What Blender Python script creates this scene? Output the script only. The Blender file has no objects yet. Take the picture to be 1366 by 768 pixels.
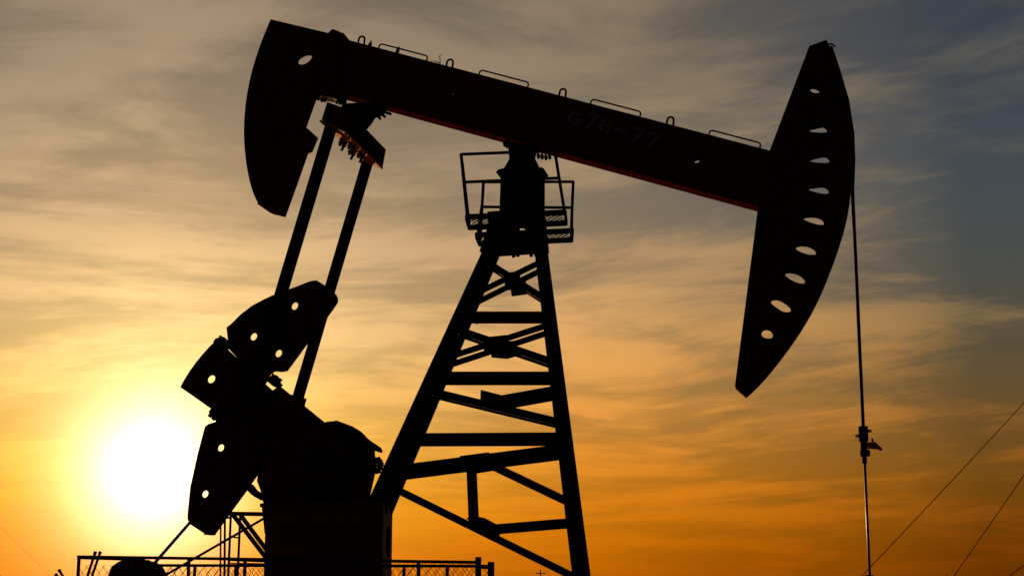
import bpy, bmesh, math, random
from mathutils import Vector, Matrix
from mathutils.geometry import tessellate_polygon, convex_hull_2d

R = math.radians
random.seed(7)
scene = bpy.context.scene
COL = scene.collection

# ---------------------------------------------------------------- camera
PW, PH = 1366.0, 768.0
FPX = 2055.0
PITCH = R(11.4)
CAMZ = 1.6
cam_d = bpy.data.cameras.new('camera')
cam_d.sensor_width = 36.0
cam_d.lens = FPX / PW * 36.0
cam_d.clip_start = 0.1
cam_d.clip_end = 20000
cam = bpy.data.objects.new('camera', cam_d)
cam.location = (0, 0, CAMZ)
cam.rotation_euler = (R(90) + PITCH, 0, 0)
COL.objects.link(cam)
scene.camera = cam
CAM = Vector((0, 0, CAMZ))

def ray(px, py):
    x = (px - PW / 2) / FPX
    y = -(py - PH / 2) / FPX
    c, s = math.cos(PITCH), math.sin(PITCH)
    return Vector((x, c - y * s, s + y * c)).normalized()

# ---------------------------------------------------------------- sun and sky
SUN = ray(204, 628)
SUN_EL = math.asin(SUN.z)
SUN_AZ = math.atan2(SUN.x, SUN.y)

scene.view_settings.view_transform = 'Standard'
scene.view_settings.look = 'None'
scene.view_settings.exposure = 0.0
scene.view_settings.gamma = 1.0
scene.view_settings.use_curve_mapping = False

def lin(c):
    out = []
    for v in c[:3]:
        v /= 255.0
        out.append(v / 12.92 if v <= 0.04045 else ((v + 0.055) / 1.055) ** 2.4)
    return (out[0], out[1], out[2], 1.0)

sun_d = bpy.data.lights.new('sun', 'SUN')
sun_d.energy = 5.0
sun_d.angle = R(0.53)
sun_d.color = (1.0, 0.58, 0.24)
sun_o = bpy.data.objects.new('sun', sun_d)
sun_o.rotation_euler = (-SUN).to_track_quat('-Z', 'Y').to_euler()
sun_o.location = SUN * 60
COL.objects.link(sun_o)

world = bpy.data.worlds.new('World')
scene.world = world
world.use_nodes = True
WN = world.node_tree
WN.nodes.clear()

def wn(t, **kw):
    n = WN.nodes.new(t)
    for k, v in kw.items():
        setattr(n, k, v)
    return n

def put(sock, v):
    if isinstance(v, bpy.types.NodeSocket):
        WN.links.new(v, sock)
    else:
        sock.default_value = v

def mth(op, a, b=None, c=None, clamp=False):
    n = wn('ShaderNodeMath', operation=op, use_clamp=clamp)
    put(n.inputs[0], a)
    if b is not None: put(n.inputs[1], b)
    if c is not None: put(n.inputs[2], c)
    return n.outputs[0]

def mrange(v, a, b, c=0.0, d=1.0, smooth=False):
    n = wn('ShaderNodeMapRange', interpolation_type='SMOOTHSTEP' if smooth else 'LINEAR')
    put(n.inputs[0], v)
    for i, q in enumerate((a, b, c, d)):
        n.inputs[i + 1].default_value = q
    return n.outputs[0]

def mixc(f, a, b, mode='MIX'):
    n = wn('ShaderNodeMix', data_type='RGBA', blend_type=mode)
    n.clamp_result = False
    n.clamp_factor = True
    put(n.inputs[0], f); put(n.inputs[6], a); put(n.inputs[7], b)
    return n.outputs[2]

def ramp(v, stops):
    n = wn('ShaderNodeValToRGB')
    cr = n.color_ramp
    cr.interpolation = 'B_SPLINE'
    while len(cr.elements) < len(stops):
        cr.elements.new(0.5)
    for e, (p, c) in zip(cr.elements, stops):
        e.position = p
        e.color = lin(c)
    put(n.inputs[0], v)
    return n.outputs[0]

tc = wn('ShaderNodeTexCoord')
DIR = tc.outputs['Generated']
sep = wn('ShaderNodeSeparateXYZ'); put(sep.inputs[0], DIR)
DX, DY, DZ = sep.outputs
el = mth('MAXIMUM', DZ, 0.0)
rad = mth('SQRT', mth('MAXIMUM', mth('SUBTRACT', 1.0, mth('MULTIPLY', DZ, DZ)), 1e-5))
caz = mth('DIVIDE', mth('ADD', mth('MULTIPLY', DX, math.sin(SUN_AZ)), mth('MULTIPLY', DY, math.cos(SUN_AZ))), rad)
az = mth('ARCCOSINE', mth('MINIMUM', mth('MAXIMUM', caz, -1.0), 1.0))      # radians from the sun's azimuth
dotn = wn('ShaderNodeVectorMath', operation='DOT_PRODUCT')
put(dotn.inputs[0], DIR); dotn.inputs[1].default_value = SUN
theta = mth('MULTIPLY', mth('ARCCOSINE', mth('MINIMUM', dotn.outputs['Value'], 1.0)), 180 / math.pi)

# colour of the air by height, at the sun's azimuth, 15 degrees off and 30 degrees off, and opposite
t = el
E = lambda y: math.sin(PITCH + math.atan((384 - y) / FPX))
ZEN = [(0.62, (50, 52, 58)), (1.0, (34, 38, 48))]
near_c = ramp(t, [(0.0, (240, 108, 0)), (E(745), (240, 118, 0)), (E(690), (240, 146, 0)), (E(610), (236, 178, 56)),
                  (E(500), (238, 196, 134)), (E(400), (224, 185, 136)), (E(280), (186, 155, 122)), (E(120), (158, 138, 116))] + ZEN)
mid_c = ramp(t, [(0.0, (176, 84, 0)), (E(745), (186, 98, 0)), (E(690), (202, 114, 4)), (E(610), (206, 130, 32)),
                 (E(500), (196, 145, 78)), (E(400), (174, 140, 98)), (E(280), (142, 123, 101)), (E(120), (124, 114, 99))] + ZEN)
far_c = ramp(t, [(0.0, (100, 46, 0)), (E(745), (108, 53, 1)), (E(690), (116, 64, 6)), (E(610), (120, 77, 22)),
                 (E(500), (102, 83, 52)), (E(400), (83, 81, 70)), (E(280), (77, 81, 80)), (E(120), (66, 71, 79))] + ZEN)
opp_c = ramp(t, [(0.0, (27, 22, 22)), (0.15, (28, 25, 27)), (0.4, (26, 27, 31)), (1.0, (24, 27, 34))])
f1 = mrange(az, R(1), R(15.5))
f2 = mrange(az, R(15.5), R(30))
f3 = mrange(az, R(32), R(85), smooth=True)

# thin cloud sheet: warped noise on a flat layer overhead, so that the streaks run together towards the horizon
den = mth('ADD', el, 0.17)
PX_, PY_ = mth('DIVIDE', DX, den), mth('DIVIDE', DY, den)
cb = wn('ShaderNodeCombineXYZ'); put(cb.inputs[0], PX_); put(cb.inputs[1], PY_)
def noise(vec, nscale, detail, rough, dist=0.0, col=False):
    n = wn('ShaderNodeTexNoise')
    put(n.inputs['Vector'], vec)
    n.inputs['Scale'].default_value = nscale
    n.inputs['Detail'].default_value = detail
    n.inputs['Roughness'].default_value = rough
    n.inputs['Distortion'].default_value = dist
    return n.outputs['Color' if col else 0]
def vmath(op, a, b):
    n = wn('ShaderNodeVectorMath', operation=op)
    put(n.inputs[0], a)
    put(n.inputs['Scale'] if op == 'SCALE' else n.inputs[1], b)
    return n.outputs[0]
wv_ = vmath('SCALE', vmath('SUBTRACT', noise(cb.outputs[0], 1.0, 2, 0.5, 0.0, True), (0.5, 0.5, 0.5)), 0.45)
warped = vmath('ADD', cb.outputs[0], wv_)
def layer(rot, sx, sy, nscale, detail, rough, off):
    r1 = wn('ShaderNodeMapping'); put(r1.inputs[0], warped); r1.inputs[2].default_value = (0, 0, R(rot))
    r2 = wn('ShaderNodeMapping'); put(r2.inputs[0], r1.outputs[0]); r2.inputs[3].default_value = (sx, sy, 1); r2.inputs[1].default_value = off
    return noise(r2.outputs[0], nscale, detail, rough, 0.45)
n_puff = layer(10, 0.62, 1.0, 3.0, 9, 0.60, (4.4, 0.6, 0))
n_bandL = layer(-3, 0.26, 1.0, 4.0, 8, 0.56, (3.1, 1.7, 0))
n_fineL = layer(-8, 0.30, 1.0, 13.0, 8, 0.66, (5.2, 3.3, 0))
n_bandR = layer(30, 0.24, 1.0, 2.7, 9, 0.60, (7.3, 2.2, 0))
n_fineR = layer(36, 0.22, 1.0, 10.0, 9, 0.68, (1.3, 9.2, 0))
side = mrange(az, R(12), R(24), 0.0, 1.0, smooth=True)
def mixf(f, a, b):
    return mth('ADD', mth('MULTIPLY', a, mth('SUBTRACT', 1.0, f)), mth('MULTIPLY', b, f))
n_band = mixf(side, n_bandL, n_bandR)
n_fine = mixf(side, n_fineL, n_fineR)
cl = mth('ADD', mth('ADD', mth('MULTIPLY', n_puff, 0.48), mth('MULTIPLY', n_band, 0.30)), mth('MULTIPLY', n_fine, 0.22))
# the deck is broken towards the clear sky away from the sun
cl = mth('SUBTRACT', cl, mrange(az, R(14), R(33), -0.015, 0.036, smooth=True))
cl = mrange(cl, 0.43, 0.58, 0.0, 1.0, smooth=True)
tint = mixc(cl, (0.78, 0.79, 0.82, 1), (1.26, 1.23, 1.19, 1))
tint2 = mixc(cl, (0.80, 0.88, 1.0, 1), (2.0, 1.66, 1.20, 1))
tint = mixc(mrange(az, R(9), R(27), 0.0, 1.0), tint, tint2)
low = mrange(el, 0.0, 0.16, 0.12, 1.0)           # the sheet thins out near the horizon haze
tint = mixc(low, (1, 1, 1, 1), tint)
base = mixc(f3, mixc(f2, mixc(f1, near_c, mid_c), far_c), opp_c)
base = mixc(1.0, base, tint, 'MULTIPLY')
# glow of the air round the sun
g1 = mth('EXPONENT', mth('MULTIPLY', mth('POWER', mth('DIVIDE', theta, 2.0), 1.6), -1.0))
g2 = mth('EXPONENT', mth('MULTIPLY', mth('DIVIDE', theta, 2.9), -1.0))
g3 = mth('EXPONENT', mth('MULTIPLY', mth('DIVIDE', theta, 6.5), -1.0))
def scaled(col, f):
    n = wn('ShaderNodeVectorMath', operation='SCALE')
    n.inputs[0].default_value = col
    put(n.inputs['Scale'], f)
    return n.outputs[0]
def vadd(a, b):
    return vmath('ADD', a, b)
glow = vadd(vadd(scaled((2.1, 2.0, 1.75), g1), scaled((1.25, 0.92, 0.14), g2)), scaled((0.16, 0.08, 0.0), g3))
skyc = vadd(base, glow)
nish = wn('ShaderNodeTexSky', sky_type='NISHITA')
nish.sun_disc = False
nish.sun_elevation = SUN_EL
nish.sun_rotation = SUN_AZ
nish.dust_density = 3.0
bg1 = wn('ShaderNodeBackground'); put(bg1.inputs[0], skyc); bg1.inputs[1].default_value = 1.0
bg2 = wn('ShaderNodeBackground'); put(bg2.inputs[0], nish.outputs[0]); bg2.inputs[1].default_value = 0.0005
add = wn('ShaderNodeAddShader')
WN.links.new(bg1.outputs[0], add.inputs[0]); WN.links.new(bg2.outputs[0], add.inputs[1])
wo = wn('ShaderNodeOutputWorld')
WN.links.new(add.outputs[0], wo.inputs['Surface'])

# ---------------------------------------------------------------- materials
def material(name, col, rough=0.6, var=0.35, scale=6.0, metal=0.0, bump=0.15, col2=None, spec=0.3):
    m = bpy.data.materials.new(name)
    m.use_nodes = True
    nt = m.node_tree
    b = nt.nodes['Principled BSDF']
    b.inputs['Roughness'].default_value = rough
    b.inputs['Metallic'].default_value = metal
    b.inputs['Specular IOR Level'].default_value = spec
    tcn = nt.nodes.new('ShaderNodeTexCoord')
    nz = nt.nodes.new('ShaderNodeTexNoise')
    nz.inputs['Scale'].default_value = scale
    nz.inputs['Detail'].default_value = 7
    nz.inputs['Roughness'].default_value = 0.65
    nt.links.new(tcn.outputs['Object'], nz.inputs['Vector'])
    rp = nt.nodes.new('ShaderNodeValToRGB')
    c2 = col2 or tuple(c * (1 - var) for c in col)
    rp.color_ramp.elements[0].position = 0.36
    rp.color_ramp.elements[1].position = 0.62
    rp.color_ramp.elements[0].color = (*c2, 1)
    rp.color_ramp.elements[1].color = (*col, 1)
    nt.links.new(nz.outputs[0], rp.inputs[0])
    nt.links.new(rp.outputs[0], b.inputs['Base Color'])
    nz2 = nt.nodes.new('ShaderNodeTexNoise')
    nz2.inputs['Scale'].default_value = scale * 9
    nz2.inputs['Detail'].default_value = 4
    nt.links.new(tcn.outputs['Object'], nz2.inputs['Vector'])
    bp = nt.nodes.new('ShaderNodeBump')
    bp.inputs['Strength'].default_value = bump
    bp.inputs['Distance'].default_value = 0.01
    nt.links.new(nz2.outputs[0], bp.inputs['Height'])
    nt.links.new(bp.outputs[0], b.inputs['Normal'])
    return m

M = {}
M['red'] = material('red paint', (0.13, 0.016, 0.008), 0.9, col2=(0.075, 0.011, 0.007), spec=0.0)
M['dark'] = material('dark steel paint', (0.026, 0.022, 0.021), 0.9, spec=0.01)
M['orange'] = material('orange paint and painted sunlight', (0.80, 0.30, 0.05), 0.85, col2=(0.60, 0.16, 0.02), scale=14, metal=0.35, spec=0.0)  # sunlight on the equalizer's underside is put into this orange
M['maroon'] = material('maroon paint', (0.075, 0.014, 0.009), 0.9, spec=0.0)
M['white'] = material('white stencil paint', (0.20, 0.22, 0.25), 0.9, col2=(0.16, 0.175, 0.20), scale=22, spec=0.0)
M['cream'] = material('pale end panel', (0.60, 0.44, 0.25), 0.8, col2=(0.44, 0.31, 0.18), scale=5, spec=0.1)
M['brown'] = material('brown with glare veil', (0.17, 0.06, 0.035), 0.9, col2=(0.11, 0.04, 0.024), scale=4, spec=0.0)  # lightened brown, the veil of glare put into the colour
M['lit_underside'] = material('red primer', (0.19, 0.024, 0.012), 0.9, col2=(0.11, 0.016, 0.009), spec=0.0)  # brighter red, light on the beam's underside put into the colour
M['zinc'] = material('galvanised steel', (0.07, 0.06, 0.055), 0.75, metal=0.0, spec=0.1)
M['rope'] = material('wire rope', (0.03, 0.026, 0.022), 0.8, scale=40, spec=0.08)
M['chrome'] = material('polished rod steel', (0.10, 0.085, 0.07), 0.5, metal=0.9, bump=0.02)
M['concrete'] = material('concrete', (0.30, 0.28, 0.25), 0.9, scale=3)
M['wood'] = material('weathered wood', (0.10, 0.07, 0.05), 0.9)
M['dirt'] = material('dry soil', (0.16, 0.12, 0.08), 0.95, scale=0.4, col2=(0.10, 0.085, 0.05), bump=0.6)
# warning stripes, painted bands across the counterweights
def striped():
    m = material('striped counterweight paint', (0.050, 0.014, 0.010), 0.9, spec=0.0)
    nt = m.node_tree
    b = nt.nodes['Principled BSDF']
    tcn = nt.nodes.new('ShaderNodeTexCoord')
    mp = nt.nodes.new('ShaderNodeMapping')
    mp.inputs[2].default_value = (0, R(6), 0)
    nt.links.new(tcn.outputs['Object'], mp.inputs[0])
    wv = nt.nodes.new('ShaderNodeTexWave')
    wv.wave_type = 'BANDS'; wv.bands_direction = 'X'; wv.wave_profile = 'SIN'
    wv.inputs['Scale'].default_value = 1.15
    nt.links.new(mp.outputs[0], wv.inputs[0])
    rp = nt.nodes.new('ShaderNodeValToRGB')
    rp.color_ramp.elements[0].position = 0.46
    rp.color_ramp.elements[1].position = 0.54
    nt.links.new(wv.outputs[0], rp.inputs[0])
    mx = nt.nodes.new('ShaderNodeMix'); mx.data_type = 'RGBA'
    old = b.inputs['Base Color'].links[0].from_socket
    nt.links.new(rp.outputs[0], mx.inputs[0])
    nt.links.new(old, mx.inputs[6])
    mx.inputs[7].default_value = (0.085, 0.030, 0.014, 1)
    nt.links.new(mx.outputs[2], b.inputs['Base Color'])
    return m
M['stripe'] = striped()

# ---------------------------------------------------------------- helpers
def tag(o, label=None, cat=None, group=None, kind=None):
    if label: o['label'] = label
    if cat: o['category'] = cat
    if group: o['group'] = group
    if kind: o['kind'] = kind
    return o

def empty(name, loc=(0, 0, 0), rz=0.0):
    o = bpy.data.objects.new(name, None)
    o.empty_display_size = 0.3
    o.location = loc
    o.rotation_euler = (0, 0, rz)
    COL.objects.link(o)
    return o

class MB:
    """collects geometry in the local frame (u along the beam, w across it, z up)"""
    def __init__(self):
        self.v = []; self.f = []
    def add(self, vs, fs):
        n = len(self.v)
        self.v += [tuple(p) for p in vs]
        self.f += [tuple(i + n for i in f) for f in fs]
        return self
    def bar(self, p, q, wid, dep=None, ref=(0, 1, 0)):
        p, q = Vector(p), Vector(q)
        dep = wid if dep is None else dep
        a = (q - p).normalized()
        r = Vector(ref)
        if abs(a.dot(r)) > 0.95: r = Vector((1, 0, 0))
        s = a.cross(r).normalized()
        r = s.cross(a).normalized()
        vs = []
        for c in (p, q):
            for i, j in ((-1, -1), (1, -1), (1, 1), (-1, 1)):
                vs.append(c + s * (wid / 2 * i) + r * (dep / 2 * j))
        return self.add(vs, [(3, 2, 1, 0), (4, 5, 6, 7), (0, 1, 5, 4), (1, 2, 6, 5), (2, 3, 7, 6), (3, 0, 4, 7)])
    def channel(self, p, q, wid, dep, th=0.012, ref=(0, 1, 0)):
        """an H section: two flanges and a web between them"""
        p, q = Vector(p), Vector(q)
        a = (q - p).normalized()
        s = a.cross(Vector(ref)).normalized()
        o = s * (wid / 2 - th / 2)
        self.bar(p + o, q + o, th, dep, ref)
        self.bar(p - o, q - o, th, dep, ref)
        return self.bar(p, q, wid - 2 * th - 0.001, th, ref)
    def tube(self, pts, r, n=8, cap=True):
        pts = [Vector(p) for p in pts]
        rs = r if isinstance(r, (list, tuple)) else [r] * len(pts)
        vs, fs = [], []
        prev = None
        for i, p in enumerate(pts):
            a = (pts[min(i + 1, len(pts) - 1)] - pts[max(i - 1, 0)]).normalized()
            x = prev if prev is not None else (Vector((0, 1, 0)) if abs(a.y) < 0.9 else Vector((1, 0, 0)))
            x = (x - a * x.dot(a)).normalized()
            prev = x
            y = a.cross(x)
            for k in range(n):
                t = 2 * math.pi * k / n
                vs.append(p + (x * math.cos(t) + y * math.sin(t)) * rs[i])
        for i in range(len(pts) - 1):
            for k in range(n):
                k2 = (k + 1) % n
                fs.append((i * n + k, i * n + k2, (i + 1) * n + k2, (i + 1) * n + k))
        if cap:
            fs.append(tuple(reversed(range(n))))
            fs.append(tuple((len(pts) - 1) * n + k for k in range(n)))
        return self.add(vs, fs)
    def prism(self, loop, w0, w1, holes=()):
        """outline in (u, z), with holes, given thickness from w0 to w1"""
        loops = [list(loop)] + [list(h) for h in holes]
        flat = [p for l in loops for p in l]
        tris = tessellate_polygon([[Vector((p[0], p[1], 0)) for p in l] for l in loops])
        n = len(flat)
        vs = [(p[0], w0, p[1]) for p in flat] + [(p[0], w1, p[1]) for p in flat]
        fs = [tuple(t) for t in tris] + [tuple(n + i for i in reversed(t)) for t in tris]
        o = 0
        for l in loops:
            for i in range(len(l)):
                a, b = o + i, o + (i + 1) % len(l)
                fs.append((a, b, n + b, n + a))
            o += len(l)
        return self.add(vs, fs)
    def box(self, lo, hi):
        (a, b, c), (d, e, f) = lo, hi
        vs = [(a, b, c), (d, b, c), (d, e, c), (a, e, c), (a, b, f), (d, b, f), (d, e, f), (a, e, f)]
        return self.add(vs, [(3, 2, 1, 0), (4, 5, 6, 7), (0, 1, 5, 4), (1, 2, 6, 5), (2, 3, 7, 6), (3, 0, 4, 7)])
    def build(self, name, mat, parent=None, smooth=False, bevel=0.0):
        me = bpy.data.meshes.new(name)
        me.from_pydata(self.v, [], self.f)
        bm = bmesh.new(); bm.from_mesh(me)
        bmesh.ops.recalc_face_normals(bm, faces=bm.faces)
        bm.to_mesh(me); bm.free()
        me.materials.append(M[mat] if isinstance(mat, str) else mat)
        if smooth:
            for p in me.polygons: p.use_smooth = True
        o = bpy.data.objects.new(name, me)
        COL.objects.link(o)
        if parent is not None: o.parent = parent
        if bevel:
            b = o.modifiers.new('bevel', 'BEVEL'); b.width = bevel; b.segments = 2
            b.limit_method = 'ANGLE'; b.angle_limit = R(40)
        return o

# frame of the pump: origin on the ground below the tower, right end turned towards the camera
PHI = R(11.0)
ROOT = Vector((0.17, 20.0, 0.0))
U = Vector((math.cos(PHI), -math.sin(PHI), 0))
W = Vector((math.sin(PHI), math.cos(PHI), 0))

def Q(px, py, w):
    """the point on the plane at depth w of the pump that a pixel looks at"""
    d = ray(px, py)
    tt = (w + (ROOT - CAM).dot(W)) / d.dot(W)
    p = CAM + d * tt - ROOT
    return Vector((p.dot(U), w, p.z))

def project(p):
    wp = ROOT + U * p[0] + W * p[1] + Vector((0, 0, p[2])) - CAM
    c, s = math.cos(PITCH), math.sin(PITCH)
    zc = wp.y * c + wp.z * s
    yc = -wp.y * s + wp.z * c
    return (PW / 2 + FPX * wp.x / zc, PH / 2 - FPX * yc / zc)

def outline(pts, w0, w1):
    """outline in (u, z) of a solid from w0 to w1 whose silhouette passes through the pixels"""
    n = len(pts)
    area = sum(pts[i][0] * pts[(i + 1) % n][1] - pts[(i + 1) % n][0] * pts[i][1] for i in range(n))
    sg = 1 if area > 0 else -1
    res = []
    for i, (x, y) in enumerate(pts):
        a, b = pts[i - 1], pts[(i + 1) % n]
        def nrm(p, q):
            dx, dy = q[0] - p[0], q[1] - p[1]
            l = math.hypot(dx, dy) or 1
            return (sg * dy / l, -sg * dx / l)
        n1, n2 = nrm(a, (x, y)), nrm((x, y), b)
        nx, ny = n1[0] + n2[0], n1[1] + n2[1]
        l = math.hypot(nx, ny) or 1
        q0 = Q(x, y, w0)
        s = project((q0[0], w1, q0[2]))
        sx, sy = s[0] - x, s[1] - y
        sl = math.hypot(sx, sy) or 1
        d = (nx * sx + ny * sy) / (l * sl)
        k = min(1, max(0, 0.5 + d * 1.6))
        qq = Q(x, y, w1)
        res.append((q0[0] * (1 - k) + qq[0] * k, q0[2] * (1 - k) + qq[2] * k))
    return res

def plain(pts, w):
    return [(q[0], q[2]) for q in (Q(x, y, w) for x, y in pts)]

def hole(pts, w0, w1):
    """a hole cut through both plates, through which the given patch is seen"""
    p = [Vector(c) for c in plain(pts, w0) + plain(pts, w1)]
    h = convex_hull_2d(p)
    return [tuple(p[i]) for i in h]

def lens(cx, cy, a, b, rot, n=12):
    c, s = math.cos(R(rot)), math.sin(R(rot))
    return [(cx + a * math.cos(2 * math.pi * i / n) * c - b * math.sin(2 * math.pi * i / n) * s,
             cy - a * math.cos(2 * math.pi * i / n) * s - b * math.sin(2 * math.pi * i / n) * c) for i in range(n)]

def bolt(parent, p, axis, r=0.022, l=0.07, mat='dark'):
    p = Vector(p); a = Vector(axis).normalized()
    m = MB()
    m.tube([p - a * 0.03, p + a * l], r * 0.55, 8)
    m.tube([p, p + a * r * 0.9], r, 6)
    m.tube([p + a * (r * 1.1), p + a * r * 1.9], r * 0.95, 6)
    return m.build('bolt', mat, parent)

# ---------------------------------------------------------------- ground
gm = MB()
NG = 40
def gz(x, y):
    return 0.0
gm.add([(-6000, -3000, 0), (6000, -3000, 0), (6000, 9000, 0), (-6000, 9000, 0)], [(0, 1, 2, 3)])
ground = gm.build('ground', 'dirt')
tag(ground, 'dry bare soil around the pump', kind='structure')

# ================================================================= the pump
pump = empty('pumpjack', ROOT, -PHI)
tag(pump, 'large dark beam pumpjack with two arc-faced heads, silhouetted against the sunset', 'pumpjack')

# ---- foundation and skid (below the picture)
SK = 1.0
m = MB()
m.box((-4.6, -0.95, 0.0), (1.4, 0.95, 0.72))
m.build('foundation_block', 'concrete', pump, bevel=0.03)
m = MB()
for s in (-1, 1):
    m.channel((-4.5, s * 0.55, 0.86), (1.3, s * 0.55, 0.86), 0.28, 0.2, 0.02)
for x in (-4.4, -3.4, -2.4, -1.4, -0.4, 0.6, 1.2):
    m.bar((x, -0.44, 0.86), (x, 0.44, 0.86), 0.2, 0.12, ref=(1, 0, 0))
m.build('base_skid', 'maroon', pump)

# ---- tower
tower = MB()
CAPW = 0.2
def wn_at(y):
    return -(0.19 + 0.16 * (y - 337) / 431.0)
def T(px, py, side=-1):
    return Q(px, py, side * -wn_at(py))
def both(p):
    return p, Vector((p[0], -p[1], p[2]))
cap_px = [(668, 226), (726, 225), (727, 240), (727, 284), (729, 300), (733, 338), (642, 338), (651, 300), (650, 282), (666, 281)]
tower.prism(outline(cap_px, -CAPW, CAPW), -CAPW, CAPW, [hole(lens(695, 308, 6, 3.0, 8), -CAPW, CAPW)])
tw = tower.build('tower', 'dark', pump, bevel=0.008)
def leg(p_top, p_bot, w_top, w_bot):
    a, b = T(*p_top), T(*p_bot)
    d = (b - a)
    k = (a[2] - SK) / (a[2] - b[2])
    e = a + d * k
    a = a - d * 0.06
    wd = w_top + (w_bot - w_top) * 1.1
    for i in (0, 1):
        s = -1 if i else 1
        A = Vector((a[0], a[1] * s, a[2])); B = Vector((e[0], e[1] * s, e[2]))
        mm = MB()
        ax = (B - A).normalized()
        sd = ax.cross(Vector((0, 1, 0))).normalized()
        vs = []
        for c, wid in ((A, w_top), (B, wd)):
            for ii, jj in ((-1, -1), (1, -1), (1, 1), (-1, 1)):
                vs.append(c + sd * (wid / 2 * ii) + Vector((0, 0.05 * jj, 0)))
        mm.add(vs, [(3, 2, 1, 0), (4, 5, 6, 7), (0, 1, 5, 4), (1, 2, 6, 5), (2, 3, 7, 6), (3, 0, 4, 7)])
        mm.box((B[0] - 0.16, B[1] - 0.12, SK - 0.002), (B[0] + 0.16, B[1] + 0.12, SK + 0.03))
        mm.build('leg', 'dark', tw)
leg((650, 337), (514, 640), 0.115, 0.195)
leg((719.5, 337), (770.5, 768), 0.11, 0.12)
def snap(p, q):
    """run a member's end on to the centre line of the leg it meets"""
    def meet(end, other, x0, m):
        # leg: x = x0 + m (y - 337)
        k = (other[1] - end[1]) / (other[0] - end[0])
        y = (end[1] + k * (x0 - m * 337 - end[0])) / (1 - k * m)
        return (x0 + m * (y - 337), y)
    lx = 650 - (p[1] - 337) * 0.4488
    rx = 719.5 + (q[1] - 337) * 0.1183
    if abs(p[0] - lx) < 26: p = meet(p, q, 650, -0.4488)
    if abs(q[0] - rx) < 16: q = meet(q, p, 719.5, 0.1183)
    return p, q
def member(name, p, q, px_w, sides=(-1, 1), dep=0.05, dy=0.0):
    p, q = snap(p, q)
    a, b = T(*p), T(*q)
    for s in sides:
        A = Vector((a[0], a[1] * -s, a[2])); B = Vector((b[0], b[1] * -s, b[2]))
        MB().channel(A, B, px_w / 103.0, dep, 0.014).build(name, 'dark', tw)
def far_member(name, p, q, px_w, dep=0.05):
    a, b = T(*p, 1), T(*q, 1)
    MB().channel(a, b, px_w / 103.0, dep, 0.014).build(name, 'dark', tw)
def gusset(pts, sides=(-1, 1)):
    pl = None
    yy = sum(p[1] for p in pts) / len(pts)
    w = wn_at(yy)
    loop = plain(pts, w)
    for s in sides:
        w2 = w * -s
        MB().prism(loop, w2 - 0.034, w2 + 0.034).build('gusset', 'dark', tw)
        if s < 0 and abs(w2) > 0 and w2 < 0:
            cx_, cz_ = sum(p[0] for p in loop) / len(loop), sum(p[1] for p in loop) / len(loop)
            for p in loop[:4]:
                bolt(tw, (cx_ + (p[0] - cx_) * 0.7, w2 - 0.034, cz_ + (p[1] - cz_) * 0.7), (0, -1, 0), 0.014, 0.02)
member('brace', (640, 389), (718, 351), 7)
member('brace', (649, 349), (727, 399), 9)
gusset([(672, 365), (693, 362), (695, 384), (675, 387)])
member('crossbar', (625, 419.5), (729, 419.5), 8)
member('brace', (604, 474.5), (729, 434), 7.5)
member('brace', (614, 441), (735, 482), 10)
gusset([(647, 450), (676, 447), (677, 468), (666, 471), (646, 469)])
member('crossbar', (590, 501), (736, 501), 11)
member('brace', (580, 523), (747, 563), 10)
member('brace', (656, 535), (740, 520), 11, sides=(-1, 1))
gusset([(642, 520), (674, 528), (672, 548), (641, 540)])
member('crossbar', (556, 583.5), (748, 582.5), 12)
member('brace', (532, 627), (751, 599), 14)
gusset([(614, 608), (652, 603), (655, 621), (617, 627)])
member('brace', (655, 620), (760, 670), 11, sides=(-1,))
member('strut', (629, 625), (632, 694), 13, sides=(-1,))
far_member('brace', (526, 651), (764, 768), 10)
gusset([(623, 690), (634, 688), (646, 690), (672, 704), (664, 716), (630, 700)], sides=(-1,))
member('crossbar', (660, 705.5), (765, 697), 13, sides=(-1,))
# link plates between the near and the far frame
for (x, y) in ((610, 440), (596, 470), (568, 535), (548, 582), (724, 380), (733, 440), (742, 520), (752, 600), (764, 700)):
    a, b = both(T(x, y))
    MB().bar(a, b, 0.05, 0.05, ref=(1, 0, 0)).build('link', 'dark', tw)
for (x, y) in ((634.5, 369), (640, 380), (632, 421), (637, 432)):
    bolt(tw, T(x, y) + Vector((0, -0.05, 0)), (0, -1, 0), 0.014, 0.02)

# ---- saddle bearing under the beam
sb = MB()
sb.prism(outline([(677, 188), (679, 212), (672, 224), (664, 226), (667, 238), (726, 238), (726, 226), (719, 224), (714, 212), (712, 196)], -0.17, 0.17), -0.17, 0.17)
sd = sb.build('saddle_bearing', 'dark', pump, bevel=0.01)
for x, y in ((718, 212), (723, 213), (728, 214), (733, 213), (673, 196), (676, 198)):
    bolt(sd, Q(x, y - 6, 0.05), (0.1, 0, -1), 0.026, 0.06)

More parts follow.
